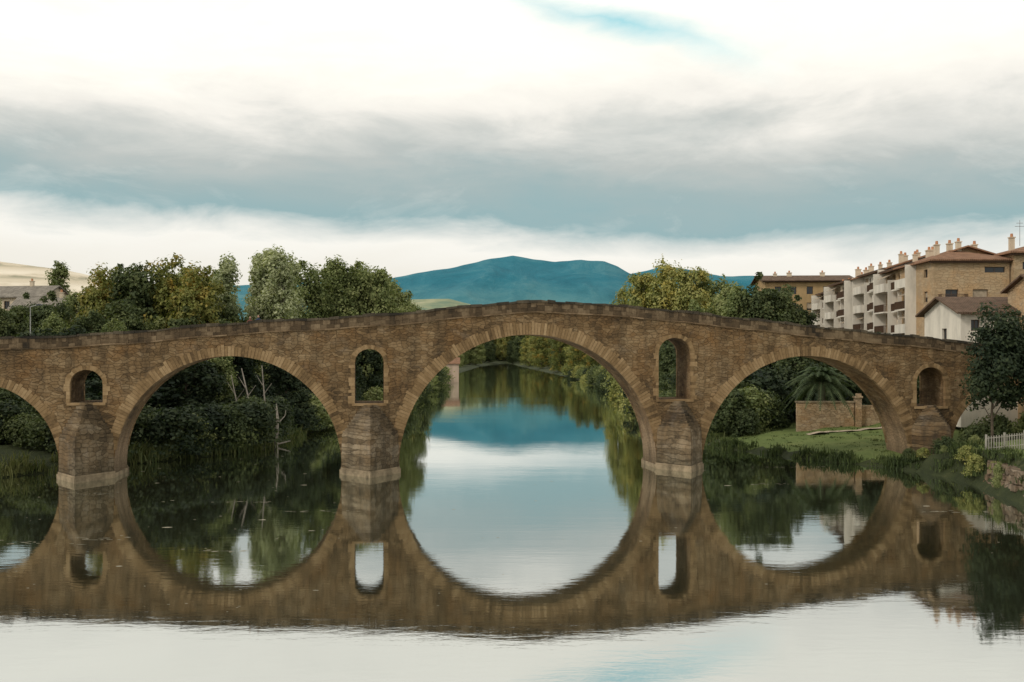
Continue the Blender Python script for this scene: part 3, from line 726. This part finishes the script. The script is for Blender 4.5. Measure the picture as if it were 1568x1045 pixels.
class House:
    def __init__(s,name,x,y,rz,mats):
        s.e=empty(name,(x,y,0),rz); s.p={}; s.m=mats
    def P(s,k):
        if k not in s.p: s.p[k]=BM()
        return s.p[k]
    def wall(s,axis,c,a0,a1,z0,z1,wins,inward,blind=.25):
        def pt(a,z,d=0): return (a,c+inward*d,z) if axis=='x' else (c+inward*d,a,z)
        B=s.P('walls'); G=s.P('windows'); Fm=s.P('frames'); S=s.P('blinds')
        wins=[w for w in wins if w[0]>a0 and w[1]<a1 and w[2]>=z0 and w[3]<z1]
        us=sorted(set([a0,a1]+[w[0] for w in wins]+[w[1] for w in wins])); zs=sorted(set([z0,z1]+[w[2] for w in wins]+[w[3] for w in wins]))
        def q(Bm,p): k=len(Bm.v); Bm.v+=p; Bm.f.append((k,k+1,k+2,k+3))
        for u0,u1 in zip(us[:-1],us[1:]):
            for v0,v1 in zip(zs[:-1],zs[1:]):
                cu_,cv=(u0+u1)/2,(v0+v1)/2
                if any(w[0]<cu_<w[1] and w[2]<cv<w[3] for w in wins): continue
                q(B,[pt(u0,v0),pt(u1,v0),pt(u1,v1),pt(u0,v1)])
        for w0,w1,b0,b1 in wins:
            d=.25
            q(B,[pt(w0,b0),pt(w0,b1),pt(w0,b1,d),pt(w0,b0,d)]); q(B,[pt(w1,b0),pt(w1,b1),pt(w1,b1,d),pt(w1,b0,d)])
            q(B,[pt(w0,b0),pt(w1,b0),pt(w1,b0,d),pt(w0,b0,d)]); q(B,[pt(w0,b1),pt(w1,b1),pt(w1,b1,d),pt(w0,b1,d)])
            q(G,[pt(w0,b0,d),pt(w1,b0,d),pt(w1,b1,d),pt(w0,b1,d)])
            t=.07
            for (x0,x1,y0,y1) in ((w0,w0+t,b0,b1),(w1-t,w1,b0,b1),((w0+w1)/2-t/2,(w0+w1)/2+t/2,b0,b1),(w0,w1,b0,b0+t),(w0,w1,b1-t,b1)):
                q(Fm,[pt(x0,y0,d-.03),pt(x1,y0,d-.03),pt(x1,y1,d-.03),pt(x0,y1,d-.03)])
            if random.random()<blind:
                hb=(b1-b0)*random.uniform(.3,.8); q(S,[pt(w0+t,b1-hb,d-.06),pt(w1-t,b1-hb,d-.06),pt(w1-t,b1-t,d-.06),pt(w0+t,b1-t,d-.06)])
    def gable(s,x0,x1,y0,y1,z,h,ov=.6):
        R=s.P('roof'); t=.18
        ym=(y0+y1)/2; sl=h/(ym-y0)
        for (ya,yb,za,zb) in ((y0-ov,ym,z-ov*sl,z+h),(y1+ov,ym,z-ov*sl,z+h)):
            R.hexa([(x0-ov,ya,za),(x1+ov,ya,za),(x1+ov,yb,zb),(x0-ov,yb,zb),(x0-ov,ya,za+t),(x1+ov,ya,za+t),(x1+ov,yb,zb+t),(x0-ov,yb,zb+t)])
        B=s.P('walls')
        for xx in (x0,x1):
            k=len(B.v); B.v+=[(xx,y0,z),(xx,y1,z),(xx,ym,z+h)]; B.f.append((k,k+1,k+2))
    def hip(s,x0,x1,y0,y1,z,h,ov=.7):
        R=s.P('roof'); k=len(R.v); w=(y1-y0)/2+ov; L=(x1-x0)/2+ov; ym=(y0+y1)/2; xm=(x0+x1)/2; rl=max(0.3,L-w)
        R.v+=[(x0-ov,y0-ov,z),(x1+ov,y0-ov,z),(x1+ov,y1+ov,z),(x0-ov,y1+ov,z),(x0-ov,y0-ov,z+.18),(x1+ov,y0-ov,z+.18),(x1+ov,y1+ov,z+.18),(x0-ov,y1+ov,z+.18),(xm-rl,ym,z+h),(xm+rl,ym,z+h)]
        R.f+=[tuple(k+i for i in q) for q in ((0,1,2,3),(0,1,5,4),(1,2,6,5),(2,3,7,6),(3,0,4,7),(4,5,9,8),(6,7,8,9),(5,6,9),(7,4,8))]
    def chimney(s,x,y,z0,z1,w=.55):
        s.P('chimneys').box(x-w/2,x+w/2,y-w/2,y+w/2,z0,z1); s.P('chimneys').box(x-w/2-.08,x+w/2+.08,y-w/2-.08,y+w/2+.08,z1+.003,z1+.12)
        s.P('chimney_pots').cyl((x,y,z1+.12),(x,y,z1+.55),.2,.16,8)
    def balcony(s,x0,x1,z,d=1.4,solid=True):
        B=s.P('balconies'); B.box(x0,x1,-d,-.003,z-.2,z)
        if solid:
            B.box(x0,x1,-d,-d+.08,z+.003,z+.95); B.box(x0,x0+.08,-d+.083,-.003,z+.003,z+.95); B.box(x1-.08,x1,-d+.083,-.003,z+.003,z+.95)
        else:
            Rl=s.P('railings'); Rl.box(x0,x1,-d,-d+.05,z+.95,z+1.0)
            x=x0
            while x<x1: Rl.box(x,x+.03,-d+.01,-d+.04,z,z+.95); x+=.14
            for xx in (x0,x1-.04):
                y=-d
                while y<-.1: Rl.box(xx,xx+.03,y,y+.03,z,z+.95); y+=.14
                Rl.box(xx,xx+.04,-d,-.01,z+.95,z+1.0)
    def done(s):
        for k,B in s.p.items():
            if B.v: B.make(k,s.m[k],s.e)
def hm(wall,roof=M_ROOF,bal=M_WREN): return dict(walls=wall,windows=M_GLASS,frames=M_FRAME,blinds=M_SHUT,roof=roof,chimneys=M_CREAM,chimney_pots=M_TERR,balconies=bal,railings=M_FRAME,cornice=M_FRAME,party=M_WREN,awnings=M_SHUT)

ang=math.atan2(-65,-6.9); ux,uy=math.cos(ang),math.sin(ang)
UL=16.3; fx,fy=58.7,190
walls_=[M_CREAM,M_CREAM,M_WREN,M_TAN]; hz=[20.9,21.5,21.9,21.2]; offs=[.2,-.8,.3,-.5]
rb=random.Random(31)
for i in range(4):
    ox=fx+ux*UL*i; oy=fy+uy*UL*i
    h=House('apartment_building',ox+offs[i],oy,ang,hm(walls_[i],M_ROOF))
    ze=hz[i]; base=3.5; wins=[]
    floors=[ze-2.9*k for k in range(1,6)]
    bays=[(.6,5.6),(6.2,10.4),(11.0,15.8)]
    for fz in floors:
        for j,(a,c) in enumerate(bays):
            if j==1: wins+= [(a+.4,a+1.6,fz+.9,fz+2.1),(a+2.4,a+3.6,fz+.9,fz+2.1)]
            else: wins+= [(a+.4,a+3.0,fz+.05,fz+2.35),(a+3.4,a+4.5,fz+.9,fz+2.2)]
    h.wall('x',0,0,UL-.02,base,ze,wins,1,.3)
    ew=[(3,4.2,f+.9,f+2.1) for f in floors]+[(8,9.2,f+.9,f+2.1) for f in floors]
    h.wall('y',0,0,11,base,ze,[],1); h.wall('y',UL-.02,0,11,base,ze,ew,-1); h.wall('x',11,0,UL-.02,base,ze,[],-1)
    for k,fz in enumerate(floors[:4]):
        for j in (0,2):
            a,c=bays[j]; h.balcony(a,c,fz,1.7,solid=(rb.random()<.45))
            if rb.random()<.3: h.P('awnings').hexa([(a+.5,-1.5,fz+1.7),(c-.5,-1.5,fz+1.7),(c-.5,-.02,fz+2.4),(a+.5,-.02,fz+2.4),(a+.5,-1.5,fz+1.74),(c-.5,-1.5,fz+1.74),(c-.5,-.02,fz+2.44),(a+.5,-.02,fz+2.44)])
        h.balcony(bays[1][0],bays[1][1],fz,.9,solid=False)
    for a in (.35,5.8,10.7,16.0):
        h.P('party').box(a-.12,a+.1,-1.75 if a in(.35,16.0) else -1.2,-.003,floors[3],ze-.3 if a in(.35,16.0) else ze-1.2-rb.uniform(0,2.5))
    h.P('cornice').box(-.1,UL+.05,-1.0,-.003,ze-.22,ze-.02)
    h.gable(0,UL-.02,0,11,ze,1.8,.95)
    for cxx,cyy in ((2.5,3.5),(6.4,4.6),(9.6,3.2),(13.6,4.4)): h.chimney(cxx+rb.uniform(-.6,.6),cyy,ze+.4,ze+2.0+rb.uniform(-.4,.6),rb.uniform(.5,.8))
    h.done()
def row(xs,zb,zt): return [(a,b_,zb,zt) for a,b_ in xs]
h=House('stone_apartment_house',50.6,119.5,math.radians(-3),hm(M_TAN,M_ROOF))
wn=row([(6.0,8.4)],19.4,20.1)+row([(1.4,2.9),(4.6,6.4)],15.9,17.4)+row([(1.4,2.9),(4.6,6.4)],12.8,14.3)+row([(1.4,2.9),(4.6,6.4)],9.6,11.2)
h.wall('x',0,0,8.9,3.5,20.8,wn,1); h.wall('y',0,0,12,3.5,20.8,[(2,3.2,16,17.3),(6,7.2,16,17.3),(2,3.2,19,20),(6,7.2,13,14.3)],1); h.wall('x',12,0,8.9,3.5,20.8,[],-1); h.wall('y',8.9,0,12,3.5,20.8,[],-1)
h.hip(0,8.9,0,12,20.8,1.9)
h.P('cornice').box(-.5,8.85,-.5,-.003,20.58,20.78)
h.chimney(2.2,5,21.6,23.2); h.chimney(5.0,5.4,22,23.6); h.chimney(7.2,6,21.6,23.3)
h.balcony(.5,3.6,12.7,1.2,True); h.balcony(.5,3.6,15.8,1.2,False)
h.done()
h=House('stone_apartment_house',59.6,118.2,math.radians(-3),hm(M_TAN,M_ROOF))
wn=row([(1.0,3.6)],19.7,20.6)+row([(.8,3.8),(6,8)],16.6,18.2)+row([(.8,2.8),(6,8)],13.2,14.9)+row([(6.2,8.6)],19.7,20.6)
h.wall('x',0,0,13,3.5,21.6,wn,1); h.wall('y',0,0,12,3.5,21.6,[],1); h.wall('x',12,0,13,3.5,21.6,[],-1); h.wall('y',13,0,12,3.5,21.6,[],-1)
h.hip(0,13,0,12,21.6,2.0)
h.P('cornice').box(-.5,13.5,-.5,-.003,21.38,21.58)
for a in (2,5.0,8): h.chimney(a,5.2,22.4,24.0)
h.P('railings').cyl((2.9,5,23),(2.9,5,26.2),.03,.02,5); h.P('railings').box(2.3,3.5,4.98,5.02,25.4,25.44); h.P('railings').box(2.5,3.3,4.98,5.02,25.8,25.84)
h.done()
h=House('white_house',44.2,98,math.radians(2),hm(M_WREN,M_ROOFD))
wn=row([(1.0,1.9)],12.0,13.1)+row([(3.6,4.6)],12.0,13.1)+row([(1.0,1.9),(3.6,4.6)],8.6,10)
h.wall('x',0,0,9,2.5,13.9,wn,1,0); h.wall('y',0,0,8,2.5,13.9,[(3,4,11,12.3)],1); h.wall('x',8,0,9,2.5,13.9,[],-1); h.wall('y',9,0,8,2.5,13.9,[],-1)
h.gable(0,9,0,8,13.9,1.5,.7); h.done()
h=House('brown_house',49.9,93.2,math.radians(0),hm(M_TAN,M_ROOFD))
h.wall('x',0,0,9,2.5,16.0,row([(1.2,2.2),(4.2,5.2)],13,14.4),1); h.wall('y',0,0,7,2.5,16,[(2,3,13,14.3)],1)
h.wall('x',7,0,9,2.5,16,[],-1); h.wall('y',9,0,7,2.5,16,[],-1); h.gable(0,9,0,7,16,1.3,.5); h.done()
h=House('ochre_apartment_block',53.4,210,math.radians(-4),hm(M_OCH,M_ROOFD))
wn=[]
for fz in (22.0,18.6,15.2,11.8):
    for a in (2.0,5.2,8.6,12.0,15.2): wn.append((a,a+1.3,fz,fz+1.6))
h.wall('x',0,0,18,4,24.9,wn,1,.4); h.wall('y',0,0,12,4,24.9,[(3,4.2,22,23.5),(8,9.2,22,23.5),(3,4.2,18.6,20.1)],1); h.wall('x',12,0,18,4,24.9,[],-1); h.wall('y',18,0,12,4,24.9,[],-1)
h.gable(0,18,0,12,24.9,1.3,1.0); h.P('cornice').box(-.6,18.5,-.6,-.003,24.5,24.85); h.chimney(6,5,25.6,26.8,.9); h.chimney(13,5,25.6,26.8,.9); h.chimney(3,5,25.6,26.6,.7); h.done()
for nm,x,y,r,w,z,m_ in [('village_house',-82,163,.1,11,17.0,M_ROOFG),('village_house',-92,172,-.15,12,19.4,M_ROOFG),('village_house',-106,170,.05,10,16.8,M_ROOF)]:
    h=House(nm,x,y,r,hm(M_CREAM,m_))
    wn=row([(1.5,2.6),(4.6,5.7),(7.6,8.7)],z-2.2,z-.8)+row([(1.5,2.6),(4.6,5.7),(7.6,8.7)],z-5.2,z-3.8)
    h.wall('x',0,0,w,2,z,wn,1); h.wall('y',0,0,8,2,z,[],1); h.wall('x',8,0,w,2,z,[],-1); h.wall('y',w,0,8,2,z,[(2,3.2,z-2.2,z-.8)],-1)
    h.gable(0,w,0,8,z,1.9,.5); h.chimney(w*.6,4,z+1.2,z+2.8); h.done()
h=House('mill_house',-29,318,math.radians(3),hm(plaster('pale_render',(.5,.38,.29)),M_ROOF))
h.wall('x',0,0,12,-.5,6.0,row([(1.5,2.7),(4.5,5.7),(7.5,8.7)],3.3,4.8),1); h.wall('y',12,0,9,-.5,6.0,[(2,3.2,3.3,4.8)],-1); h.wall('y',0,0,9,-.5,6,[],1); h.wall('x',9,0,12,-.5,6,[],-1)
h.gable(0,12,0,9,6.0,1.8,.4); h.done()

# street lamp on the left bank
E=empty('street_lamp',(-56.6,117,gz(-56.6,117))); lb=BM()
z0=gz(-56.6,117); ht=15.2-z0
lb.cyl((0,0,0),(0,0,ht*.5),.12,.08); lb.cyl((0,0,ht*.5),(0,0,ht),.08,.05); lb.cyl((0,0,ht),(.9,0,ht+.25),.05,.04); lb.make('pole',simple('lamp_metal',(.35,.35,.33),.5),E)
lb=BM(); lb.hexa([(.7,-.14,ht+.14),(1.4,-.12,ht+.2),(1.4,.12,ht+.2),(.7,.14,ht+.14),(.8,-.08,ht+.34),(1.3,-.07,ht+.34),(1.3,.07,ht+.34),(.8,.08,ht+.34)]); lb.make('lamp_head',M_GLASS,E)

# ------------------------------------------------------------------ people on the bridge
def person(name,s,coat,hair,face):
    E=empty(name); 
    J=[(0,0,.95),(0,.0,1.12),(0,.0,1.32),(0,0,1.45),(0,0,1.53),(0,-.01,1.60),
       (.19,0,1.40),(.26,-.08,1.16),(.2,-.30,1.08),(-.19,0,1.40),(-.26,-.08,1.16),(-.2,-.30,1.08),
       (.1,0,.9),(.11,-.01,.5),(.11,.02,.1),(.12,-.13,.04),(-.1,0,.9),(-.11,.03,.5),(-.11,.06,.1),(-.12,-.08,.04)]
    Ed=[(0,1),(1,2),(2,3),(3,4),(4,5),(3,6),(6,7),(7,8),(3,9),(9,10),(10,11),(0,12),(12,13),(13,14),(14,15),(0,16),(16,17),(17,18),(18,19)]
    Rd=[.15,.135,.16,.11,.055,.055,.075,.055,.04,.075,.055,.04,.1,.065,.045,.045,.1,.065,.045,.045]
    me=bpy.data.meshes.new('body'); me.from_pydata(J,Ed,[]); ob=link(bpy.data.objects.new('body',me),E)
    bm=bmesh.new(); bm.from_mesh(me); lay=bm.verts.layers.skin.verify(); bm.verts.ensure_lookup_table()
    for v,r in zip(bm.verts,Rd): v[lay].radius=(r,r*.8)
    bm.verts[0][lay].use_root=True; bm.to_mesh(me); bm.free()
    ob.modifiers.new('skin','SKIN'); sb=ob.modifiers.new('sub','SUBSURF'); sb.levels=2; sb.render_levels=2
    me.materials.append(coat)
    def blob(nm,m_,fn,seg=20,rg=14):
        bm=bmesh.new(); bmesh.ops.create_uvsphere(bm,u_segments=seg,v_segments=rg,radius=1)
        for v in bm.verts: v.co=fn(v.co.copy())
        mm=bpy.data.meshes.new(nm); bm.to_mesh(mm); bm.free(); mm.materials.append(m_)
        for p in mm.polygons: p.use_smooth=True
        return link(bpy.data.objects.new(nm,mm),E)
    def headf(c):
        x,y,z=c.x*.078,c.y*.098,c.z*.118
        if z<0: x*=1-.28*(-z/.118); 
        if y<-.06 and abs(x)<.02 and -.03<z<.02: y-=.02
        return Vector((x,y,z+1.66))
    blob('head',face,headf)
    blob('hair',hair,lambda c: Vector((c.x*.086,c.y*.1+.015 if c.y>-.4 else -.045,(c.z*.118 if c.z>-.3 else -.035)+1.685)))
    for sg in (-1,1):
        blob('ear',face,lambda c,sg=sg: Vector((sg*.08+c.x*.012,c.y*.02,c.z*.03+1.66)),8,6)
        blob('eye',hair,lambda c,sg=sg: Vector((sg*.03+c.x*.011,-.088+c.y*.008,c.z*.008+1.675)),8,6)
        hb=BM()
        bx=sg*.2
        hb.hexa([(bx-.04,-.40,1.07),(bx+.04,-.40,1.07),(bx+.035,-.30,1.06),(bx-.035,-.30,1.06),(bx-.04,-.40,1.10),(bx+.04,-.40,1.10),(bx+.035,-.30,1.10),(bx-.035,-.30,1.10)])
        for q in range(4):
            fx_=bx-.033+q*.022; l=[.065,.075,.07,.055][q]
            hb.cyl((fx_,-.395,1.085),(fx_,-.395-l*.6,1.085),.009,.009,6); hb.cyl((fx_,-.395-l*.6,1.085),(fx_,-.395-l,1.068),.009,.007,6)
        hb.cyl((bx-sg*.035,-.33,1.085),(bx-sg*.065,-.385,1.08),.011,.009,6)
        hb.make('hand',face,E,smooth=True)
    E.parent=BR; E.location=(s,1.0,top(s)-DK+.01); E.rotation_euler=(0,0,.15)
    return E
SK=simple('skin',(.45,.27,.19),.6,.1); HR=simple('dark_hair',(.03,.02,.015),.7)
person('person',-20.75,simple('navy_coat',(.03,.045,.09),.8),HR,SK)
person('person',-21.4,simple('red_brown_coat',(.16,.06,.045),.8),HR,SK)

# ------------------------------------------------------------------ sky / light
world=bpy.data.worlds.new('World'); scene.world=world; world.use_nodes=True
nt=world.node_tree; nt.nodes.clear(); n=N(nt)
out=n.new('ShaderNodeOutputWorld')
sky=n.new('ShaderNodeTexSky'); sky.sky_type='NISHITA'; sky.sun_disc=False
sky.sun_elevation=math.radians(37); sky.sun_rotation=math.radians(238); sky.air_density=1.0; sky.dust_density=.6; sky.ozone_density=2.0
bg1=n.new('ShaderNodeBackground'); bg1.inputs[1].default_value=.15; n.set(bg1.inputs[0], n.mix(1.0,sky.outputs[0],(1.0,1.7,1.2),'MULTIPLY'))
v=n.new('ShaderNodeTexCoord').outputs['Generated']
nm_=n.new('ShaderNodeVectorMath',operation='NORMALIZE'); n.set(nm_.inputs[0],v); x,y,z=n.sep(nm_.outputs[0])
hor=n.math('SQRT',n.math('ADD',n.math('MULTIPLY',x,x),n.math('MULTIPLY',y,y)))
el=n.math('DIVIDE',z,n.math('MAXIMUM',hor,.05))
sh=n.new('ShaderNodeVectorMath',operation='ADD'); n.set(sh.inputs[0],n.comb(x,y,n.math('MULTIPLY',z,3.0))); sh.inputs[1].default_value=(3.1,.7,1.3)
st=sh.outputs[0]
n1=n.noise(st,2.4,7,.56,.4); n2=n.noise(st,7,7,.6,.4)
w=n.math('ADD',n.math('MULTIPLY',n.math('SUBTRACT',n1,.5),.11),n.math('MULTIPLY',n.math('SUBTRACT',n2,.5),.075))
wl=n.math('MULTIPLY',w,n.mapr(el,.04,.22,.35,1.1))
e2=n.math('ADD',n.math('ADD',el,wl),n.math('MULTIPLY',n.math('MULTIPLY',x,.045),n.mapr(el,.1,.26,1,-.6)))
t=n.math('MULTIPLY',e2,2.0)
cl=n.ramp(t,[(0,(.80,.76,.66)),(.14,(.90,.87,.79)),(.195,(.96,.94,.87)),(.225,(.70,.74,.71)),(.258,(.32,.47,.49)),(.32,(.38,.485,.49)),(.39,(.52,.56,.54)),(.435,(.68,.69,.65)),(.48,(.93,.90,.83)),(.56,(1.12,1.08,.98)),(.72,(1.22,1.18,1.07)),(1.0,(.98,.95,.87))])
wis=n.mapr(n.noise(st,6,7,.65,.6),.5,.8,0,.4)
cl=n.mix(wis,cl,(.94,.92,.86))
dkw=n.mapr(n.noise(n.scale(st,(1,1,1.4)),3.2,7,.62,.5),.52,.80,0,.32)
cl=n.mix(n.math('MULTIPLY',dkw,n.mapr(el,.12,.2,0,1)),cl,(.62,.62,.59))
bg2=n.new('ShaderNodeBackground'); n.set(bg2.inputs[0],cl); bg2.inputs[1].default_value=1.0
az=n.math('DIVIDE',x,n.math('MAXIMUM',y,.05))
dl=n.math('ADD',n.math('SUBTRACT',el,.335),n.math('MULTIPLY',n.math('SUBTRACT',az,.09),.32))
dl=n.math('ADD',dl,n.math('MULTIPLY',n.math('SUBTRACT',n2,.5),.06))
g1=n.math('SUBTRACT',1.0,n.math('MULTIPLY',n.math('ABSOLUTE',dl),38.0),clamp=True)
g2_=n.math('SUBTRACT',1.0,n.math('MULTIPLY',n.math('ABSOLUTE',n.math('SUBTRACT',az,.11)),6.0),clamp=True)
gap=n.math('MULTIPLY',n.math('MULTIPLY',g1,g2_),.8,clamp=True)
gap=n.math('MULTIPLY',gap,n.math('GREATER_THAN',y,0.0))
cov=n.math('SUBTRACT',1.0,gap,clamp=True)
mx=n.new('ShaderNodeMixShader'); n.set(mx.inputs[0],cov)
nt.links.new(bg1.outputs[0],mx.inputs[1]); nt.links.new(bg2.outputs[0],mx.inputs[2]); nt.links.new(mx.outputs[0],out.inputs[0])

sd=bpy.data.lights.new('sun','SUN'); sd.energy=1.4; sd.angle=math.radians(11); sd.color=(1,.93,.83)
so=bpy.data.objects.new('sun',sd); link(so)
so.rotation_euler=Vector((.848,.53,-.76)).to_track_quat('-Z','Y').to_euler(); so.location=(-40,-40,60)

cam=bpy.data.cameras.new('camera'); cam.lens=35; cam.sensor_width=36; cam.clip_end=20000; cam.clip_start=.1; cam.shift_y=.0099
c=bpy.data.objects.new('camera',cam); link(c); c.location=(0,0,10); c.rotation_euler=(math.radians(90),0,0)
scene.camera=c
